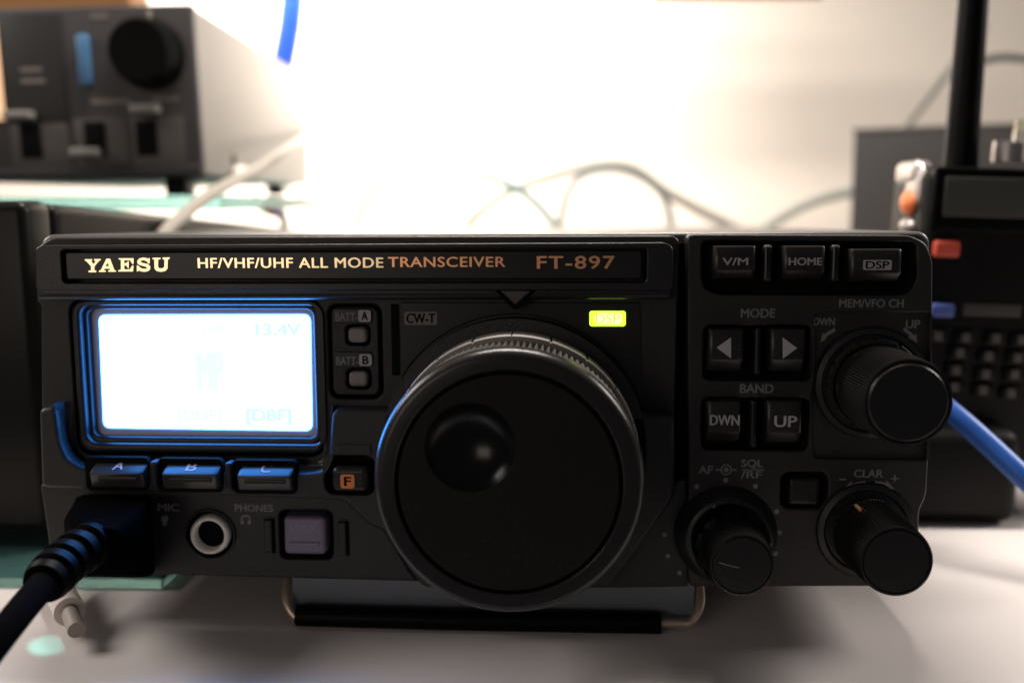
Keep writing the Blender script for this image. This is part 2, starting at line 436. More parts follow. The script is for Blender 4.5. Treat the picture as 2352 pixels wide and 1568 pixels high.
# soft keys A B C below the display, with the posts between them
for (x0, x1), ch in zip(keys, 'ABC'):
    u0, v0, u1, v1 = box_uv(x0, 1056, x1, 1118, 6.5)
    yo = {203: 0, 368: 3, 540: 7}[x0]
    # dark pocket round the key
    plate('key_pocket', rr(x0 - 7, 1050 + yo, x1 + 7, 1127 + yo, 14, rw + .05), [], rw - 1.6, rw + 0.08, 0.1, M['deep'], collar)
    u0, _, u1, _ = box_uv(x0 + 6, 1060, x1 - 6, 1118, 7)
    vt = pl((x0 + x1) / 2, 1056 + yo, 4.0)[1]; vm = pl((x0 + x1) / 2, 1087 + yo, 8.0)[1]; vb = pl((x0 + x1) / 2, 1119 + yo, 7.0)[1]
    bm = bmesh.new()
    prof = [(vt, 4.0), (vm + .35, 7.5), (vm + .1, 7.9), (vm - .2, 8.0), (vb + .6, 7.4), (vb + .1, 7.0), (vb, 6.4), (vb, 4.0)]
    rings = []
    for u, ins in ((u0, .55), (u0 + .35, .12), (u0 + .8, 0), (u1 - .8, 0), (u1 - .35, .12), (u1, .55)):
        off = 1.0 if u < (u0 + u1) / 2 else -0.0
        ring = []
        for (vv, ww) in prof:
            uu = u + (0.55 * (ww < 5) if u < (u0 + u1) / 2 else 0.3 * (ww < 5))
            ring.append(bm.verts.new((uu * MM, -(ww - ins * (ww > 4.5)) * MM, vv * MM)))
        rings.append(ring)
    for r0, r1 in zip(rings, rings[1:]):
        for i in range(len(prof)): bm.faces.new((r0[i], r0[(i + 1) % len(prof)], r1[(i + 1) % len(prof)], r1[i]))
    bm.faces.new(rings[0]); bm.faces.new(rings[-1])
    k = obj('soft_key', finish(bm, angle=28), M['glowkey'], radio, label='soft key %s below the display' % ch)
    plate('grip_bar', rr(x0 + 20, 1094 + yo, x1 - 20, 1104 + yo, 4, 8), [], 7, 8.15, .25, M['key'], k)
    # letter lies on the sloping top of the key
    t = text(ch, (x0 + x1) / 2 - 10, 1061 + yo, (x0 + x1) / 2 + 12, 1078 + yo, 0, M['lcdrim'], k, 0.03)
    um, vmid = (u0 + u1) / 2, None
    ys = [v.co.z for v in t.data.vertices]; z0_, z1_ = min(ys), max(ys)
    xs = [v.co.x for v in t.data.vertices]; xc = (min(xs) + max(xs)) / 2
    for v in t.data.vertices:
        f = (v.co.z - z0_) / (z1_ - z0_)
        f = 0.15 + 0.7 * f
        vv = vm + .35 + (vt - vm - .35) * f; ww = 7.5 + (4.0 - 7.5) * f
        dn = (-(v.co.y / MM)) * 0.8
        v.co = ((um + (v.co.x - xc) / MM) * MM, -(ww + 0.03 + dn * .7) * MM, (vv + 0.03 + dn * .7) * MM)
for x in (350, 522):
    yo = 2 if x < 400 else 5
    plate('key_divider', rr(x - 5, 1058 + yo, x + 9, 1120 + yo, 4, 7), [], 4, 7.0, .5, M['key'], collar)

# F key
plate('key_pocket', rr(740, 1040, 868, 1142, 24, 0), [], -2, 0.2, 0.05, M['deep'], collar)
fk = plate('function_key', rr(762, 1072, 845, 1130, 14, 6), [], 0, 6.2, 1.3, M['key'], radio, seg=6)
plate('orange_badge', rr(782, 1089, 814, 1121, 6, 6.25), [], 6.1, 6.28, 0, M['orange'], fk)
text('F', 791, 1095, 806, 1115, 6.3, M['deep'], fk, 0.02)
plate('blank_tab', rr(772, 1021, 852, 1042, 4, 5.2), [], 4.8, 5.4, .2, M['plastic'], collar)

# battery lamps
bt = plate('battery_panel', rr(762, 705, 870, 908, 18, -0.6), [rr(794, 746, 850, 793, 12, -0.6), rr(796, 846, 852, 893, 12, -0.6)], -5, -0.6, 0.4, M['plastic'], radio)
plate('label_strip', rr(764, 709, 850, 742, 5, 0), [], -1, 0.1, .2, M['plastic2'], bt)
plate('label_strip', rr(766, 808, 852, 843, 5, 0), [], -1, 0.1, .2, M['plastic2'], bt)
plate('backing', rr(758, 702, 874, 912, 18), [], -6, -3, 0, M['deep'], bt)
for yy, ch, dx in ((0, 'A', 0), (101, 'B', 2)):
    plate('battery_button', rr(799 + dx, 752 + yy, 842 + dx, 787 + yy, 11, 0.5), [], -4, 0.6, .7, M['greykey'], radio, label='battery %s push button' % ch)
    text('BATT-', 771 + dx, 718 + yy, 821 + dx, 737 + yy, 0.1, M['printdim'], bt, 0.01)
    b = plate('label_badge', rr(823 + dx, 712 + yy, 852 + dx, 739 + yy, 5, .1), [], 0.05, 0.18, 0, M['print'], bt)
    text(ch, 831 + dx, 716 + yy, 844 + dx, 735 + yy, 0.2, M['deep'], bt, 0.03)

# indicator window arc above the knob
win = fillet(poly([(912, 694), (1472, 694), (1476, 935), (1445, 905), (1400, 848), (1330, 790), (1260, 752), (1185, 735), (1100, 755), (1020, 800), (960, 850), (914, 862)], .2), .6)
def ringpts(a0, a1, r, n=40):
    return [(WC[0] + r * math.cos(math.radians(a0 + (a1 - a0) * k / n)), WC[1] + r * math.sin(math.radians(a0 + (a1 - a0) * k / n))) for k in range(n + 1)]
R2 = 300 * .0979
# window outline: straight sides, arc cut along the knob well
wl, wr_, wt = pl(922, 700)[0], pl(1470, 700)[0], pl(1180, 694)[1]
wa1 = math.degrees(math.acos((wr_ - KC[0]) / R2)) if abs(wr_ - KC[0]) < R2 else 15
wa0 = math.degrees(math.acos((wl - KC[0]) / R2))
winp = [(wl, wt), (wl, pl(922, 870)[1])] + [(max(wl + .05, x), y) for x, y in ringpts(148, 16, R2 + .3)] + [(wr_, wt)]
plate('indicator_window', winp, [], -0.2, 0.45, .25, M['window'], face)
plate('window_groove', rr(899, 698, 918, 862, 4, .1), [], -.2, 0.12, 0, M['deep'], face)
b = plate('cw_lamp', rr(929, 716, 1004, 746, 4, .5), [], .4, .56, 0, mat('unlit_lens', (.15, .135, .125), .5), radio, label='unlit grey indicator lamp reading CW-T')
text('CW-T', 934, 720, 999, 742, .56, M['deep'], b, 0.03)
m_grn = emis('lit_green_led', (0.42, 1.0, 0.02), 3.2)
g = plate('dsp_lamp', rr(1354, 714, 1437, 749, 6, .5), [], .4, .7, .1, m_grn, radio, label='lit green indicator lamp reading DSP')
text('DSP', 1368, 721, 1424, 742, .72, emis('green_letter', (0.62, 0.95, 0.05), 1.0), g, 0.0)
m_grn2 = emis('green_core', (0.95, 1.0, 0.33), 2.0)
plate('lamp_core', rr(1366, 719, 1428, 744, 8, .6), [], .5, .72, 0, m_grn2, g)

# ---- tuning knob
def dpl(c, w, px, py):
    u, v = pl(px, py, w); return u - c[0], v - c[1]
m_rim = mat('knob_rim_plastic', (0.016, 0.0148, 0.014), 0.27, spec=.4, bump=.15, bscale=3000)
m_knurl = mat('knurled_plastic', (0.10, 0.094, 0.086), 0.30, spec=.5)
arc = [(KR * 1.012 - 1.9 * (1 - math.cos(math.pi / 2 * k / 8)), 27.7 + 2.1 * math.sin(math.pi / 2 * k / 8), 0) for k in range(9)]
knob = lathe('tuning_knob', [(KR * .93, 9.3, 0), (KR * .96, 25.4, 0), (KR * 1.005, 25.6, 0), (KR * 1.012, 26.0, 0)] + arc + [(KR * .86, 29.8, 0), (KR * .852, 29.6, 0)],
             KC, m_rim, radio, n=256, cap=False, angle=35, label='large tuning knob with finger dimple and knurled skirt')
lathe('knurled_skirt', [(KR * .93, 11.8, 0), (KR * .985, 12.0, 1.2), (KR * .99, 12.6, 1.5), (KR * 1.006, 25.0, 1.7), (KR * 1.008, 25.45, 1.6), (KR * .97, 25.5, 0)],
      KC, m_knurl, knob, n=124 * 8, teeth=124, cap=False, angle=24)
lathe('groove', [(KR * .852, 29.6, 0), (KR * .85, 28.6, 0), (KR * .825, 28.6, 0), (KR * .822, 29.5, 0)], KC, M['deep'], knob, n=160, cap=False)
DC = pl(1081, 1028, 29.8); DR = 103.5 / 10.43 / 1.163 * 1.0
DR = (pl(1184, 1028, 29.8)[0] - pl(978, 1028, 29.8)[0]) / 2
fo = circ(KC[0], KC[1], KR * .822, 160)
plate('knob_face', fo, [circ(DC[0], DC[1], DR * 1.0, 96)], 24, 29.75, .35, M['knobface'], knob, seg=4)
prof = []
RS = DR * 1.22; dep = RS - math.sqrt(RS * RS - (DR * .985) ** 2)
for k in range(25):
    r = DR * .995 * (1 - k / 24.0) + 0.02
    prof.append((r, 29.62 + (RS - math.sqrt(RS * RS - r * r)) - (RS - math.sqrt(RS * RS - (DR * .995) ** 2)), 0))
lathe('finger_dimple', prof, DC, M['gloss'], knob, n=96, cap=False, angle=60)
# silvery scale ring behind the knurl with dividing marks
lathe('scale_ring', [(KR * .96, -3, 0), (KR * 1.03, -2, 0), (KR * 1.03, 0, .35), (KR * 1.03, 11.4, .35), (KR * 1.02, 11.7, .2), (KR * .93, 11.75, 0)], KC, M['ringgrey'], knob, n=20 * 48, teeth=20, cap=False, duty=1 / 24., angle=30)
plate('well_floor', circ(WC[0], WC[1], 296 * .0979, 128), [], -6, -5.2, 0, M['deep'], face)
lathe('well_rim', [(292.6 * .0979, -5, 0), (292.6 * .0979, 0.3, 0), (291 * .0979, 0.9, 0), (288 * .0979, 0.9, 0), (286 * .0979, 0.2, 0), (285 * .0979, -5, 0)], WC, M['plastic2'], face, n=128, cap=False, angle=40)

# ---- right section
sec = fillet(poly([(1578, 538), (2090, 540), (2128, 558), (2143, 600), (2141, 900), (2128, 1140), (2112, 1170), (2106, 1346), (1582, 1347)]), 1.5)
def arcpoly(pts, w=0): return poly(pts, w)
H_top = fillet(poly([(1612, 553), (2106, 556), (2106, 640), (2090, 672), (2060, 678), (1650, 676), (1618, 662), (1612, 640)]), 1.4)
H_mode = rr(1616, 748, 1866, 874, 16)
H_band = rr(1612, 914, 1858, 1034, 16)
H_mem = fillet(poly([(2136, 718), (1875, 718), (1868, 740), (1872, 880), (1866, 900), (1866, 1035), (1872, 1052), (2130, 1056)]), 1.0)
H_next = rr(1794, 1084, 1902, 1168, 20)
AFC, CLC, MEMC = pl(1668, 1228), pl(1987, 1216), pl(2001, 880)
right = plate('control_panel', sec, [H_top, H_mode, H_band, H_mem, H_next, circ(*AFC, 10.6), circ(*CLC, 10.6)], -6, 0, 0.5, M['plastic'], radio)
plate('memory_recess', fillet(poly([(2142, 712), (1864, 712), (1862, 1060), (2132, 1062)]), 1.0), [], -5, -1.2, 0.2, M['plastic'], right)
plate('pocket_floor', rr(1600, 545, 2115, 1175, 10), [], -5.5, -4.4, 0, M['deep'], right)
plate('pocket_floor', circ(*AFC, 11), [], -5.5, -3.6, 0, M['deep'], right)
plate('pocket_floor', circ(*CLC, 11), [], -5.5, -3.6, 0, M['deep'], right)

def button(name, x0, y0, x1, y1, w, s, tb, lip, label, m_=None, pr='print', bold=.02, ledge=True):
    """key with a flat face and a lower sloping lip"""
    u0, v0, u1, v1 = box_uv(x0, y0, x1, y1, w)
    vl = v0 + (v1 - v0) * lip
    prof = [(v1, w - 3.2), (v1, w - .9), (v1 - .12, w - .45), (v1 - .45, w - .25), (vl + .15, w), (vl - .1, w - .1), (v0 + .35, w - 1.9), (v0 + .1, w - 2.3), (v0, w - 3.2), (v0, -4), (v1, -4)]
    bm = bmesh.new(); rings = []
    for u, ins in ((u0, .8), (u0 + .12, .35), (u0 + .45, .08), (u0 + .9, 0), (u1 - .9, 0), (u1 - .45, .08), (u1 - .12, .35), (u1, .8)):
        rings.append([bm.verts.new((u * MM, -(ww - (ins if ww > -3 else 0)) * MM, vv * MM)) for vv, ww in prof])
    n = len(prof)
    for r0, r1 in zip(rings, rings[1:]):
        for i in range(n): bm.faces.new((r0[i], r0[(i + 1) % n], r1[(i + 1) % n], r1[i]))
    bm.faces.new(rings[0]); bm.faces.new(rings[-1])
    k = obj(name, finish(bm, angle=30), m_ or M['key'], radio, label=label)
    if s: text(s, *tb, w, M[pr], k, bold)
    return k
button('memory_key', 1640, 565, 1736, 642, 3, 'V/M', (1660, 592, 1718, 609), .28, 'key printed V/M')
button('home_key', 1800, 565, 1896, 643, 3, 'HOME', (1812, 592, 1888, 609), .28, 'key printed HOME')
k = button('dsp_key', 1954, 572, 2072, 648, 3, None, None, .28, 'key with a pale badge reading DSP')
plate('key_badge', rr(1983, 597, 2048, 620, 4, 3), [], 2.7, 3.1, 0, M['print'], k)
text('DSP', 1989, 600, 2042, 617, 3.1, M['deep'], k, 0.03)
for x in (1765, 1921):
    plate('key_divider', rr(x - 12, 562, x + 10, 648, 6, 1.5), [], -4, 1.5, 1.0, M['key'], right, seg=5)
kb = button('mode_key', 1628, 756, 1708, 856, 3, None, None, .30, 'mode key with an arrow pointing left')
plate('arrow', poly([(1646, 798), (1679, 775), (1679, 823)], 3), [], 2.6, 3.12, 0, M['print'], kb)
kb = button('mode_key', 1770, 756, 1850, 856, 3, None, None, .30, 'mode key with an arrow pointing right')
plate('arrow', poly([(1831, 799), (1798, 775), (1798, 823)], 3), [], 2.6, 3.12, 0, M['print'], kb)
button('band_key', 1624, 922, 1702, 1020, 3, 'DWN', (1631, 953, 1698, 976), .28, 'band key printed DWN')
button('band_key', 1761, 922, 1842, 1022, 3, 'UP', (1779, 955, 1830, 980), .28, 'band key printed UP', bold=.01)
for x, y in ((1741, 752), (1732, 920)):
    plate('key_divider', rr(x - 9, y, x + 7, y + 108, 5, 0.6), [], -4, 0.8, .8, M['key'], right, seg=5)
plate('blank_key', rr(1812, 1098, 1884, 1160, 9, 0.4), [], -4, .5, 1.0, M['key'], radio, seg=5)
text('MODE', 1702, 709, 1780, 729, 0, M['printdim'], right, .02)
text('BAND', 1700, 882, 1776, 902, 0, M['printdim'], right, .02)
text('MEM/VFO CH', 1928, 687, 2075, 706, 0, M['printdim'], right, .015)
text('DWN', 1869, 730, 1917, 747, -1.2, M['printdim'], right, .01)
text('UP', 2081, 735, 2113, 754, -1.2, M['printdim'], right, .01)
def mark(pts, w, name='marking', m_='printdim', par=None):
    return plate(name, poly(pts, w), [], w - .1, w + .07, 0, M[m_], par or right)
mark([(1917, 752), (1919, 760), (1899, 772), (1895, 780), (1885, 786), (1889, 764), (1893, 767)], -1.2)
mark([(2078, 752), (2073, 757), (2089, 770), (2086, 775), (2107, 788), (2104, 766), (2100, 770)], -1.2)
text('AF', 1605, 1069, 1637, 1087, 0, M['printdim'], right, .01)
text('SQL', 1703, 1055, 1752, 1075, 0, M['printdim'], right, .01)
mark([(1703, 1077), (1755, 1077), (1755, 1079), (1703, 1079)], 0)
text('/RF', 1702, 1081, 1750, 1098, 0, M['printdim'], right, .01)
tc_ = pl(1668, 1078)
plate('marking', circ(*tc_, 1.25, 32), [circ(*tc_, .95, 32)], -.1, .07, 0, M['printdim'], right)
plate('marking', circ(*tc_, .55, 24), [], -.1, .07, 0, M['printdim'], right)
mark([(1644, 1077), (1655, 1077), (1655, 1080), (1644, 1080)], 0); mark([(1681, 1077), (1692, 1077), (1692, 1080), (1681, 1080)], 0)
for x, y in ((1600, 1117), (1667, 1102), (1735, 1116), (1784, 1174), (1791, 1222), (1781, 1270), (1526, 1227), (1534, 1276), (1561, 1315)):
    if x < 1576: plate('scale_dot', circ(*pl(x, y, -2), .5, 16), [], -2.1, -1.93, 0, M['printdim'], low2)
    else: plate('scale_dot', circ(*pl(x, y), .55, 16), [], -.1, .07, 0, M['printdim'], right)
text('CLAR', 1962, 1078, 2028, 1096, 0, M['printdim'], right, .005)
text('-', 1928, 1099, 1943, 1102, 0, M['printdim'], right); text('+', 2046, 1090, 2064, 1106, 0, M['printdim'], right)
mark([(1988, 1104), (1970, 1106), (1955, 1112), (1956, 1104), (1938, 1122), (1957, 1119), (1957, 1116), (1972, 1110), (1988, 1108)], 0)
mark([(2010, 1104), (2028, 1106), (2036, 1110), (2035, 1102), (2056, 1124), (2036, 1119), (2037, 1115), (2026, 1110), (2010, 1108)], 0)

def knobbed(name, c, label, flange, body, teeth, n, face_r, face_w, mm='knobrub'):
    r = lathe(name, body, c, M[mm], radio, n=n, teeth=teeth, angle=32, label=label)
    lathe('knob_base', flange, c, M['plastic2'], r, n=120, angle=35)
    return r
pk = .0979
# memory channel knob
mk = knobbed('channel_knob', MEMC, 'finely ribbed memory channel knob',
        [(127 * pk, -4, 0), (127 * pk, -.4, 0), (123 * pk, .6, 0), (112 * pk, .9, 0), (108 * pk, 0.2, 0), (104 * pk, .2, 0)],
        [(80 * pk, -4, 0), (90 * pk, 5, 0), (93 * pk, 5.2, .5), (93 * pk, 6, .75), (90.5 * pk, 21, .75), (89 * pk, 22, .3), (88 * pk, 22.4, 0), (84 * pk, 22.5, 0), (82 * pk, 22.2, 0), (79 * pk, 22.6, 0), (76 * pk, 22.9, 0)], 96, 96 * 6, 0, 0)
bm = bmesh.new(); n = 240
lathe('detent_ring', [(104 * pk, 0, 0), (104 * pk, 2.6, .5), (101 * pk, 3.2, .5), (94 * pk, 3.2, .2), (92 * pk, 2, 0)], MEMC, M['key'], mk, n=12 * 30, teeth=12, duty=.12, cap=False, angle=35)
# AF / squelch double knob
afk = knobbed('volume_knob', AFC, 'small volume knob standing on a wider squelch ring',
        [(117 * pk, -3.6, 0), (117 * pk, -.2, 0), (114 * pk, .7, 0), (108 * pk, 1.4, 0), (98 * pk, 3.5, 0), (94 * pk, 3.8, 0), (80 * pk, 3.9, 0)],
        [(60 * pk, 3, 0), (70 * pk, 11, 0), (71 * pk, 11.2, .25), (71 * pk, 12, .35), (68 * pk, 18.2, .35), (67.5 * pk, 19, .25), (66.5 * pk, 19.3, 0), (63 * pk, 19.35, 0), (61.5 * pk, 19.1, 0), (59 * pk, 19.3, 0)], 72, 72 * 6, 0, 0)
lathe('squelch_ring', [(86 * pk, 3, 0), (86 * pk, 8, .7), (84 * pk, 9.2, .7), (80 * pk, 9.5, .3), (60 * pk, 9.6, 0)], AFC, M['rubber'], afk, n=10 * 36, teeth=10, duty=.3, cap=False, angle=35)
for x, y in ((1640, 1149), (1690, 1148)):
    plate('scale_dot', circ(*pl(x, y + 14, 3.8), .35, 12), [], 3.7, 4.0, 0, M['printdim'], afk)
mk_ = [pl(1652, 1291, 19.4), pl(1698, 1303, 19.4), pl(1698, 1304.5, 19.4), pl(1652, 1293, 19.4)]
plate('pointer_line', mk_, [], 19.2, 19.36, 0, M['printdim'], afk)
# clarifier knob
clk = knobbed('clarifier_knob', CLC, 'clarifier knob at the lower corner of the panel',
        [(112 * pk, -3.6, 0), (112 * pk, -.2, 0), (108 * pk, .8, 0), (96 * pk, 1.2, 0), (90 * pk, .6, 0), (84 * pk, .6, 0)],
        [(70 * pk, 0, 0), (84 * pk, 4, 0), (84 * pk, 4.4, .35), (76 * pk, 19.2, .4), (75 * pk, 20, .3), (73.5 * pk, 20.3, 0), (70 * pk, 20.35, 0), (68 * pk, 20.0, 0), (66 * pk, 20.3, 0)], 80, 80 * 6, 0, 0)
plate('orange_dot', circ(*pl(1976, 1170, 8.5), .38, 12), [], 5.5, 8.6, 0, mat('index_dot', (.6, .3, .12), .4), clk)

# ---- jacks and lock key on the lower strip
JC = pl(484, 1226, -1.5)
jk = lathe('phones_jack', [(47.5 * pk, -5, 0), (47.5 * pk, -1.5, 0), (46.8 * pk, -.9, 0), (45 * pk, -.45, 0), (42.5 * pk, -.2, 0), (40 * pk, -.15, 0), (37.5 * pk, -.3, 0), (35.3 * pk, -.75, 0), (34 * pk, -4, 0), (30 * pk, -9, 0)], JC, M['cream'], radio, n=80, cap=False, label='phones jack with a bright ring')
lathe('jack_bore', [(34 * pk, -3, 0), (33.5 * pk, -9, 0)], JC, M['deep'], jk, n=60)
plate('jack_bore', circ(*JC, 3.35, 48), [], -6, -2.6, 0, M['deep'], jk)
lathe('jack_recess', [(57 * pk, -1.5, 0), (58 * pk, -.9, 0), (61 * pk, -.9, 0), (62 * pk, -1.5, 0)], JC, M['plastic2'], lowp, n=80, cap=False)
plate('jack_floor', circ(*JC, 5.8, 48), [circ(*JC, 4.6, 48)], -6, -2.6, 0, M['deep'], lowp)
plate('lock_pocket', rr(636, 1168, 770, 1290, 16, -1.5), [], -6, -4.5, 0, M['deep'], lowp)
lk = plate('lock_key', rr(652, 1186, 748, 1273, 12, 0.6), [], -4.4, 0.8, 1.1, M['lavender'], radio, seg=6, label='lavender lock key')
plate('grip_bar', rr(665, 1244, 735, 1253, 3, 0.8), [], .5, 1.1, .2, M['lavender'], lk)
text('LOCK', 668, 1203, 728, 1219, .8, mat('faint_print', (.25, .215, .285), .5), lk, .01)
for x, dy in ((618, 0), (788, 6)):
    plate('guard_rib', rr(x - 11, 1192 + dy, x + 8, 1268 + dy, 3, -1), [], -1.6, -.4, .4, M['plastic'], lowp)
    plate('guard_slot', rr(x + 5, 1190 + dy, x + 14, 1270 + dy, 3, -1.4), [], -1.6, -1.38, 0, M['deep'], lowp)
text('MIC', 363, 1156, 411, 1173, -1.5, M['printdim'], lowp, .01)
text('PHONES', 540, 1158, 627, 1174, -1.5, M['printdim'], lowp, .01)
def lmark(pts): return plate('marking', poly(pts, -1.5), [], -1.6, -1.43, 0, M['printdim'], lowp)
lmark([(371, 1184), (386, 1184), (386, 1196), (383, 1196), (383, 1206), (374, 1206), (374, 1196), (371, 1196)])
lmark([(553, 1203), (553, 1190), (558, 1182), (571, 1182), (576, 1190), (576, 1203), (569, 1203), (569, 1194), (573, 1194), (573, 1190), (569, 1186), (560, 1186), (556, 1190), (556, 1194), (560, 1194), (560, 1203)])

# ---- tilting bail under the front
bail = empty('wire_bail', (0, 0, 0), category='stand bail', label='bent wire tilt bail with a black rubber sleeve under the transceiver front')
A0 = wp(650, 1450, z=2.3); A1 = wp(1608, 1455, z=2.3)
yb = 2.0
m_wire = mat('coppery_plated_wire', (0.55, 0.42, 0.33), 0.35, metal=.7)
xl, xr = wp(652, 1420, y=yb).x, wp(1612, 1440, y=yb).x
zl, zr = wp(690, 1432, y=yb).z, wp(1560, 1452, y=yb).z
zb = 2.6
def Pb(px, py): p = wp(px, py, y=yb); return p
path = [Vector((xl, yb + 22, 15)), Vector((xl, yb + 8, 11)), Vector((xl + .2, yb + 2, 6.5)), Vector((xl + 2.5, yb, 3.0)), Vector((xl + 6, yb, zb))] + \
       [Vector((xl + (xr - xl) * t, yb, zb)) for t in (.3, .5, .7, .93)] + [Vector((xr - 2.5, yb, 3.0)), Vector((xr - .2, yb + 2, 6.5)), Vector((xr, yb + 8, 11)), Vector((xr, yb + 22, 15))]
tube('wire', path, 1.05, m_wire, bail, n=14)
tube('rubber_sleeve', [Vector((xl + 3.2, yb, zb + .4)), Vector((xl + 40, yb, zb)), Vector((xr - 9.5, yb, zb))], 2.5, M['rubber'], bail, n=20)
block('slate_sheet', xl + 1.3, yb + 3.2, 3.2, xr - 1.3, yb + 4.4, 13.5, mat('slate_sheet_finish', (.13, .145, .17), .5, bump=.1), bail, bev=.3)  # thin slate-coloured sheet added between the bail wires
for s in (-1, 1):
    bm = bmesh.new()
    lp = lathe_bm([(7, 0, 0), (8, 0.5, 0), (8, 4, 0), (7, 8, 0)], (0, 0), 32)
    for v in lp.verts: v.co = Vector((v.co.x + s * 75 * MM, v.co.z + 240 * MM, v.co.y + .006 + 0.0035))
    me = finish(lp, angle=40)
    for v in me.vertices: v.co.z = v.co.z - 0.0095 + 0.002
    obj('rubber_foot', me, M['rubber'], radio)

# ------------------------------------------------------------------ microphone plug and cord
plug = empty('microphone_plug', (0, 0, 0), category='plug', label='black microphone plug with ribbed boot and thick cord entering the transceiver jack')
def PW(px, py, w):                     # world mm of a photograph point on panel layer w
    u, v = pl(px, py, w); return O + P2W @ Vector((u, v, w))
bm = bmesh.new()
sects = [(0, (190, 1136, 352, 1314), 10), (6, (176, 1140, 352, 1318), 14), (9, (170, 1150, 350, 1322), 18), (13, (150, 1176, 340, 1324), 26), (17, (168, 1196, 322, 1318), 34), (20, (190, 1212, 290, 1302), 34)]
rings = []
for w, (x0, y0, x1, y1), r in sects:
    rings.append([bm.verts.new((O + P2W @ Vector((p[0], p[1], w))) * MM) for p in rr(x0, y0, x1, y1, r, w)])
for r0, r1 in zip(rings, rings[1:]):
    n = len(r0)
    for i in range(n): bm.faces.new((r0[i], r0[(i + 1) % n], r1[(i + 1) % n], r1[i]))
bm.faces.new(rings[0]); bm.faces.new(rings[-1])
obj('plug_body', finish(bm, angle=50), mat('matt_plug_plastic', (.001, .001, .001), .95, spec=.02), plug)
bp = catmull([PW(250, 1235, 12), PW(205, 1252, 20), PW(150, 1290, 29), PW(100, 1340, 38)], 22)
def boot(t):
    base = 4.6 - 0.35 * t
    s = math.sin((t * 6.2 + .1) * 2 * math.pi)
    return base + (.42 if s > -.2 else -.65) if t < .93 else base + .35 - (t - .93) * 8
obj('cord_boot', finish(tube_bm(bp, boot, 32), angle=50), mat('boot_rubber', (.001, .001, .001), .45, spec=.06), plug)
tube('cord', [PW(110, 1330, 36), PW(70, 1375, 44), PW(0, 1462, 55), PW(-120, 1620, 66), PW(-260, 1800, 70)], 2.75, mat('cord_jacket', (.0015, .0013, .0014), .9, spec=.02), plug, n=24)

# ------------------------------------------------------------------ white plug lying under the set
cw = empty('white_plug', (0, 0, 0), category='plug', label='small white cable plug with metal tip lying behind the black cord')
p0, p1, p2 = wp(120, 1322, z=6), wp(160, 1404, z=6), wp(176, 1446, z=5)
m_wp = mat('white_plastic', (.60, .52, .48), .45)
tube('plug_body', [p0, (p0 + p1) / 2, p1], 3.4, m_wp, cw)
tube('metal_tip', [p1, (p1 + p2) / 2, p2], 1.9, mat('brass_tip', (.30, .26, .22), .5), cw)
tube('lead', [p0 + Vector((-6, 30, 3)), p0 + Vector((-2, 12, 1)), p0], 2.2, m_wp, cw)

# ------------------------------------------------------------------ pewter device at the left, glass sheets
m_pew = mat('pewter_paint', (0.008, 0.0075, 0.0065), 0.32, spec=.15, bump=.1, bscale=1200, var=.06)
dev = empty('desktop_device', (0, 0, 0), category='device', label='tall dark pewter cased device standing close beside the transceiver, cropped by the frame')
yD0 = 42.0
xs = wp(63, 560, y=yD0).x
zt = wp(63, 461, y=yD0).z
zt1 = wp(600, 524, y=270).z
bm = block_bm(xs - 150, yD0, 8, xs, yD0 + 14, zt, 3.0, 5)
obj('front_bezel', finish(bm, angle=40), m_pew, dev)
bm = block_bm(xs - 150, yD0 + 14.6, 9, xs + .4, 300, zt - .6, 3.2, 6)
for v in bm.verts:
    if v.co.z > .05: v.co.z -= (v.co.y / MM - yD0 - 14) / 240 * (zt - zt1) * MM
obj('case', finish(bm, angle=40), m_pew, dev)
for x in (xs - 20, xs - 120): block('foot', x - 8, yD0 + 10, 6, x + 8, yD0 + 26, 9.5, M['rubber'], dev, bev=1)

m_glass = bpy.data.materials.new('green_edged_glass'); m_glass.use_nodes = True
nt = m_glass.node_tree; b = nt.nodes['Principled BSDF']
b.inputs['Base Color'].default_value = (.34, .66, .64, 1); b.inputs['Transmission Weight'].default_value = .9
b.inputs['Roughness'].default_value = .06; b.inputs['IOR'].default_value = 1.5
block('glass_sheet', -240, 22, 0.3, -83, 300, 3.0, m_glass, bev=.6, category='glass sheet', label='green edged glass sheet lying on the desk under the pewter device')

# ------------------------------------------------------------------ tuner on its glass shelf, upper left
unit_y = 192.0
c_ur = wp(463, 12, y=unit_y); c_lr = wp(467, 405, y=unit_y)
UW, UH = 112.0, (c_ur.z - c_lr.z)
unit = empty('antenna_tuner', ((c_lr.x + 1.0) * MM, unit_y * MM, c_lr.z * MM), (0, math.radians(-1.0), math.radians(3.0)), category='tuner',
             label='dark grey tuner with round knob and blue slider, standing on the glass shelf')
m_ud = mat('tuner_face', (0.045, 0.040, 0.041), .5, bump=.1)
m_ud2 = mat('tuner_dark', (0.018, 0.017, 0.017), .5)
m_cream = mat('cream_steel_case', (0.25, 0.235, 0.215), .42, bump=.1)
def ux(px): return (px - 465) / 389.0 * UH
def uz(px_y): return (400 - px_y) / 389.0 * UH
block('case', -UW + 1, 2.2, 0.6, -0.6, 215, UH - .6, m_cream, unit, bev=1)
block('face', -UW, -3, 0, 0, 2, UH, m_ud, unit, bev=1.2)
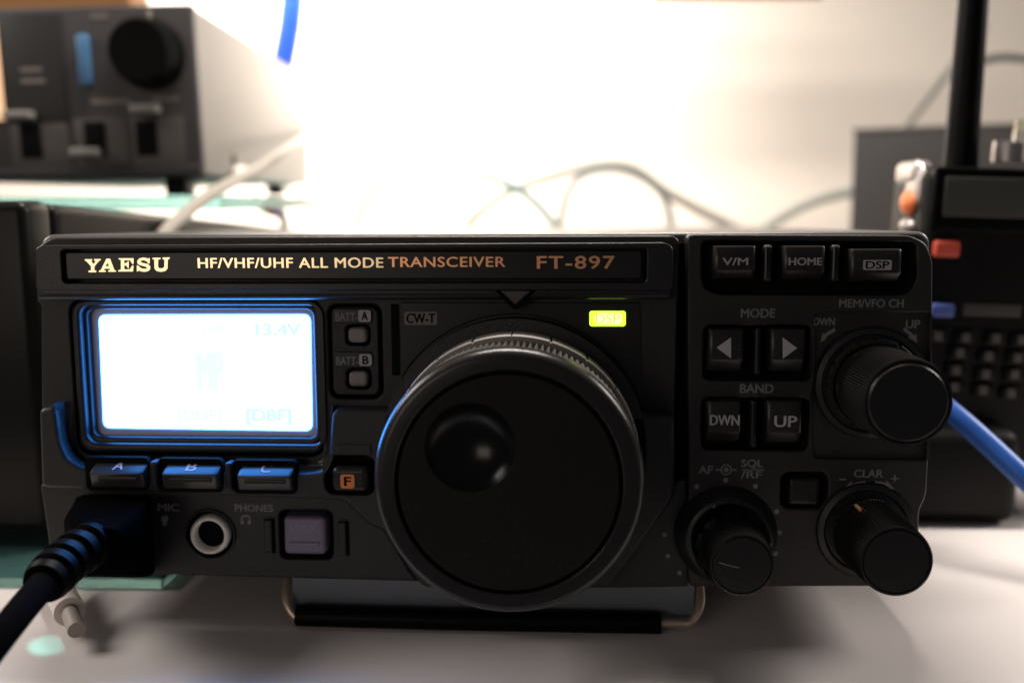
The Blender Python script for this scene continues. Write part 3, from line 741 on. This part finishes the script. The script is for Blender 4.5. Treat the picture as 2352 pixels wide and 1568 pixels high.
# recessed left panel, meter, sliders, buttons
block('dark_panel', ux(15), -3.5, uz(270), ux(163), -2.8, uz(25), m_ud2, unit, bev=.2)
block('meter', ux(-60), -4, uz(262), ux(14), -3, uz(45), mat('lit_meter', (.6, .35, .2), .4, emit=(1, .62, .35), es=.9), unit, bev=.2)
block('slider', ux(199), -6.2, uz(190), ux(226), -3, uz(76), mat('blue_slider', (.07, .19, .36), .4), unit, bev=1)
for x in (45, 195, 315):
    b_ = block('switch_bay', ux(x - 22), -3.4, uz(372), ux(x + 112), -2.8, uz(262), mat('bay_grey', (.075, .066, .06), .5), unit, bev=.2)
    block('slot', ux(x), -3.8, uz(350), ux(x + 50), -3.2, uz(270), M['deep'], b_, bev=.1)
block('switch_lever', ux(25), -10, uz(262), ux(86), -3.4, uz(245), m_cream, unit, bev=.5)
block('switch_lever', ux(172), -10, uz(350), ux(232), -3.4, uz(332), m_cream, unit, bev=.5)
block('switch_lever', ux(318), -10, uz(255), ux(380), -3.4, uz(237), m_cream, unit, bev=.5)
block('bottom_strip', -UW, -3.9, 0.2, -.2, -2.5, uz(372) - .3, m_ud2, unit, bev=.4)
for x, y, w_ in ((215, 225, 90), (360, 222, 60), (60, 150, 50), (60, 175, 55), (230, 35, 40)):
    block('print_line', ux(x), -3.15 if x > 163 else -3.75, uz(y + 5), ux(x + w_), -2.9, uz(y - 5), mat('tuner_print', (.2, .17, .15), .6), unit, bev=0)
kb_ = lathe('dial_knob', [(9, 3, 0), (14.2, 3.1, 0), (14.6, 5, .5), (12.6, 16, .5), (11.6, 17.2, 0), (3, 17.4, 0)], (ux(362), uz(122)), M['rubber'], unit, n=144, teeth=24, angle=35)
m4 = bmesh.new(); block_bm(ux(365), -5, uz(75), ux(371), -3.05, uz(25), .2, 2, m4)
obj('dial_mark', finish(m4, angle=35), mat('tuner_print2', (.25, .23, .18), .5), unit)
block('foot', ux(350), 8, -8, ux(400), 22, 0.2, M['rubber'], unit, bev=1)
block('foot', ux(350), 180, -6, ux(400), 194, 0.6, M['rubber'], unit, bev=1)
def side_disc(name, y, z, r, m, out, t):
    b_ = lathe_bm([(r, 0, 0), (r, out * .8, 0), (r * .8, out, 0)], (0, 0), 32)
    for v in b_.verts:
        x_, y_, z_ = v.co; v.co = Vector((-y_ - .0006, y * MM + x_, z * MM + z_))
    obj(name, finish(b_, angle=40), m, unit)
side_disc('terminal_hole', 45, uz(352), 3.0, M['deep'], .3, 0)
side_disc('terminal_nut', 47, uz(388) + 1, 3.0, M['cream'], 5, 0)
zs = (c_lr.z - 8)
m_glass2 = m_glass
shelf = block('glass_shelf', -330, 175, zs - 6, wp(505, 450, y=175).x, 425, zs - .1, m_glass, None, bev=.6, category='shelf', label='green edged glass shelf carrying the dark grey tuner')

tb = block('wooden_box', (c_lr.x - 160), unit_y + 6, c_lr.z + UH + 1.5, c_lr.x - 30, unit_y + 26, c_lr.z + UH + 60, mat('brown_wood', (.35, .17, .06), .5, bump=.3, bscale=200), None, bev=1, category='box', label='brown wooden box on top of the grey tuner, only its bottom edge in view')
tb.rotation_euler = (0, math.radians(-1.0), 0); tb.location = ((c_lr.z + UH) * MM * math.sin(math.radians(1.0)) , 0, (c_lr.x - 18) * MM * math.sin(math.radians(-1.0)) * 1.0)

# ------------------------------------------------------------------ cables
m_blue = mat('blue_cable_jacket', (0.015, 0.085, 0.36), .4)
m_grc = mat('grey_cable_jacket', (0.22, 0.215, 0.185), .5)
m_drk = mat('dark_cable_jacket', (0.07, 0.08, 0.075), .5)
m_pale = mat('pale_grey_jacket', (0.30, 0.31, 0.28), .5)
m_crc = mat('cream_cable_jacket', (0.30, 0.275, 0.235), .45)
def cable(pts, y, r, m, label, cat='cable', nm='cable', grp=None):
    P = [wp(a[0], a[1], y=(a[2] if len(a) > 2 else y)) for a in pts]
    kw = dict(category=cat, label=label)
    if grp: kw['group'] = grp
    return tube(nm, P, r, m, n=16, **kw)
cable([(676, -60), (670, 20), (662, 80), (650, 140), (625, 230)], 430, 7.6, mat('tall_blue_jacket', (.008, .06, .36), .45), 'bright blue cable hanging behind the grey tuner')
cable([(2040, 850, 70), (2110, 890, 60), (2190, 950, 52), (2270, 1020, 46), (2350, 1095, 40), (2440, 1180, 36)], 50, 2.9, m_blue, 'blue cable crossing in front of the handheld radio')
def beside(px, py, x):                       # point of the view line that lies at world x, beside the device
    d = RW @ Vector((px - CX, CY - py, -F)); return CAMW + (x - CAMW.x) / d.x * d
tube('cable', [wp(760, 280, y=420), wp(715, 308, y=400)] + [beside(px, py, xs + q) for px, py, q in ((660, 345, 6), (600, 383, 5), (540, 415, 4.5), (470, 455, 4), (415, 500, 4), (385, 527, 4), (362, 560, 4))], 2.5, m_crc, None, n=16, category='cable', label='cream cable sloping down beside the tuner to behind the transceiver')
cable([(640, 415), (680, 440), (720, 480), (760, 535), (790, 600)], 470, 1.6, m_drk, 'thin dark cable under the cream cable')
cable([(800, 560), (850, 450), (920, 405), (1000, 390), (1090, 400), (1180, 430), (1260, 500), (1300, 600)], 470, 3.2, mat('teal_grey_jacket', (.10, .17, .17), .5), 'pale looped cable against the brightest part of the wall', grp='looped cables')
cable([(1040, 560), (1100, 490), (1180, 435), (1270, 405), (1370, 378), (1450, 385), (1520, 435), (1600, 480), (1700, 535), (1760, 600)], 500, 3.9, m_grc, 'thick grey looped cable, the widest hump above the transceiver')
cable([(1285, 580), (1290, 500), (1310, 430), (1360, 395), (1430, 392), (1500, 425), (1535, 480), (1545, 580)], 480, 2.8, mat('slate_cable_jacket', (.11, .125, .12), .5), 'dark cable making a narrow arch inside the grey loop')
cable([(1690, 580), (1760, 520), (1850, 470), (1940, 443), (2010, 440)], 470, 3.8, m_pale, 'grey cable entering the side of the dark box')
cable([(2070, 320), (2090, 280), (2140, 215), (2190, 150), (2260, 60)], 440, 2.6, m_grc, 'grey cable rising from the top of the dark box')
cable([(2200, 160), (2260, 140), (2310, 132), (2380, 140), (2450, 160)], 400, 2.2, m_drk, 'thin dark cable arching behind the aerial')
# small plugs at the shelf end
bx = empty('banana_plug', (0, 0, 0), category='plug', label='black plug with red and blue band beside the cream cable')
p = wp(600, 470, y=330)
tube('plug_body', [p + Vector((-5, 0, 3)), p + Vector((0, 0, 0)), p + Vector((6, 0, -3))], 4.2, M['rubber'], bx)
tube('red_band', [p + Vector((6, 0, -3)), p + Vector((9, 0, -4))], 4.0, mat('red_plastic', (.5, .03, .05), .4), bx)
tube('blue_band', [p + Vector((9, 0, -4)), p + Vector((12, 0, -5))], 3.6, mat('blue_plastic', (.04, .06, .35), .4), bx)
tube('stem', [p + Vector((12, 0, -5)), p + Vector((16, -2, -30)), p + Vector((18, -5, -60)), p + Vector((18, -5, -p.z + 3))], 2.5, m_crc, bx)

# ------------------------------------------------------------------ dark box at the right
by = 400.0
q0 = wp(1962, 306, y=by)
box = empty('equipment_box', (q0.x * MM, by * MM, 0), (0, 0, math.radians(-24)), category='box', label='plain dark grey metal box against the wall behind the handheld radio')
block('case', 0, 0, 0, 170, 80, q0.z, mat('box_grey', (0.025, 0.022, 0.022), .5, bump=.1), box, bev=1)
block('lid', - 1, - 1, q0.z + .2, 171, 81, q0.z + 2.5, mat('box_lid', (0.06, 0.055, 0.05), .5), box, bev=.6)

# ------------------------------------------------------------------ handheld radio in its charging cradle
hy = 92.0
ht = empty('handheld_radio', (0, 0, 0), category='handheld radio', label='black handheld radio with stubby keypad and tall black aerial standing in its cradle')
def hx(px, py, dy=0): return wp(px, py, y=hy + dy)
m_hb = mat('handheld_plastic', (0.003, 0.0028, 0.0028), .5, spec=.2, bump=.2, var=.06)
m_hk = mat('handheld_key', (0.075, 0.07, 0.063), .5)
a = hx(2128, 384); b_ = hx(2128, 1120)
LEAN = math.radians(1.8)
base = wp(2115, 1178, y=hy - 4)
bl, bt_ = a.x, a.z
HWid = 62.0
hroot_pivot = Vector((a.x, hy, b_.z))
def hloc(x, z):                               # tilt slightly clockwise about the foot
    dx, dz = x - a.x, z - b_.z
    return a.x + dx * math.cos(LEAN) + dz * math.sin(LEAN), b_.z - dx * math.sin(LEAN) + dz * math.cos(LEAN)
def hblock(name, x0, z0, x1, z1, y0, y1, m, parent, bev=1.0):
    bm = block_bm(x0, y0, z0, x1, y1, z1, bev, 4)
    for v in bm.verts:
        x, z = hloc(v.co.x / MM, v.co.z / MM); v.co.x, v.co.z = x * MM, z * MM
    return obj(name, finish(bm, angle=40), m, parent)
x0 = a.x - 2.6
body = hblock('body', x0, 14, x0 + HWid, a.z, hy, hy + 32, m_hb, ht, 4)
def hrect(name, X0, Y0, X1, Y1, t, m, bev=.4, par=None):
    p, q = hx(X0, Y1), hx(X1, Y0)
    # inverse lean so that the rect lands where measured
    def inv(px, pz):
        dx, dz = px - a.x, pz - b_.z
        return a.x + dx * math.cos(LEAN) - dz * math.sin(LEAN), b_.z + dx * math.sin(LEAN) + dz * math.cos(LEAN)
    cx, cz = inv((p.x + q.x) / 2, (p.z + q.z) / 2)
    w_, h_ = (q.x - p.x) / 2, (q.z - p.z) / 2
    return hblock(name, cx - w_, cz - h_, cx + w_, cz + h_, hy - t, hy + 1, m, par or ht, bev)
hrect('display_bezel', 2136, 385, 2420, 535, 1.2, M['rubber'], 1.0)
hrect('display', 2162, 408, 2400, 500, 1.6, mat('dull_lcd', (.045, .045, .038), .4), .3)
hrect('red_button', 2141, 553, 2201, 590, 2.2, mat('red_button', (.62, .09, .05), .4), .8)
hrect('blue_button', 2135, 697, 2188, 727, 2.2, mat('blue_button', (.09, .13, .42), .4), .8)
hrect('label_line', 2210, 698, 2345, 726, .6, mat('engraving', (.045, .043, .04), .5), .2)
rows = [[(2150, 770), (2213, 773), (2282, 775), (2342, 778)], [(2200, 808), (2266, 815), (2332, 819)], [(2191, 847), (2259, 856), (2325, 857)], [(2187, 886), (2253, 893), (2317, 900)]]
for row in rows:
    for (X, Y) in row:
        k = hrect('keypad_key', X - 24, Y - 14, X + 24, Y + 16, 1.6, m_hb, .8)
        hrect('key_print', X - 10, Y - 10, X + 10, Y + 10, 1.9, m_hk, .1, k)
hrect('name_badge', 2190, 1006 - 20, 2270, 1015, .8, mat('badge_grey', (.12, .11, .09), .4), .2)
# aerial
A = hx(2206, 372, 14); T = hx(2246, -130, 14)
ax = empty
tube('aerial', [A + Vector((0, 0, -2)), A, (A + T) / 2, T], lambda t: 5.7 - 1.5 * t, M['rubber'], ht, n=24)
A2 = hx(2150, 372, 14)
m_sil = mat('silvery_trim', (.45, .42, .40), .35, metal=.6)
hblock('shoulder_trim', x0 - 1.5, a.z - 5, x0 + 5, a.z + 2.5, hy + 8, hy + 26, m_sil, ht, 2.4)
def stick(name, px, py, r, h, m, dy=14):
    p = hx(px, py, dy); return tube(name, [p, p + Vector((0, 0, h * .5)), p + Vector((0.3, 0, h))], r, m, ht, n=20)
stick('selector_knob', 2312, 372, 4.5, 6, m_sil); stick('selector_knob', 2356, 372, 4.5, 9, m_sil)
stick('knob_cap', 2362, 330, 4.5, 7, mat('pale_yellow_cap', (.7, .68, .45), .4))
p = hx(2090, 470, 14)
def side(name, px, py, r, m):
    p = hx(px, py, 12); bm = bmesh.new(); bmesh.ops.create_uvsphere(bm, u_segments=20, v_segments=12, radius=1)
    for v in bm.verts: v.co = (p + Vector((v.co.x * r[0], v.co.y * r[1], v.co.z * r[2]))) * MM
    obj(name, finish(bm), m, ht)
side('orange_side_button', 2089, 466, (2.6, 5, 4.0), mat('orange_rubber', (.8, .2, .06), .4))
side('white_side_button', 2090, 518, (3.0, 5, 2.6), m_sil)
side('side_rail', 2104, 440, (2.2, 8, 10.0), m_sil)
cr = hx(2112, 1176, -10)
cw_ = wp(2344, 1178, y=hy - 12)
z1 = wp(2300, 1040, y=hy - 12).z
cradle = block('charging_cradle', cr.x - 30, hy - 12, .3, cw_.x, hy + 45, 30, m_hb, None, bev=5, category='charger cradle', label='low black cradle on the desk holding the handheld radio upright')

# lamp housing whose lower edge just enters the frame
lampb = empty('desk_lamp', (0, 0, 0), category='lamp', label='slim dark lamp bar whose lower edge shows at the top of the frame')
t0 = wp(1500, 3, y=440); t1 = wp(1890, 1, y=440)
block('housing', -290, 380, 322, 190, 420, 332, mat('lamp_housing', (.3, .26, .24), .5), lampb, bev=1.5)
block('arm', t0.x, 436, t0.z, t1.x, 444, t0.z + 8, mat('lamp_arm', (.3, .22, .18), .5), lampb, bev=1)
block('bracket', (t0.x + t1.x) / 2 - 4, 436, t0.z + 7, (t0.x + t1.x) / 2 + 4, 444, 340, mat('lamp_bracket', (.3, .26, .24), .5), lampb, bev=1)
block('crossbar', (t0.x + t1.x) / 2 - 40, 385, 332, (t0.x + t1.x) / 2 + 4, 444, 337, mat('lamp_crossbar', (.3, .26, .24), .5), lampb, bev=1)
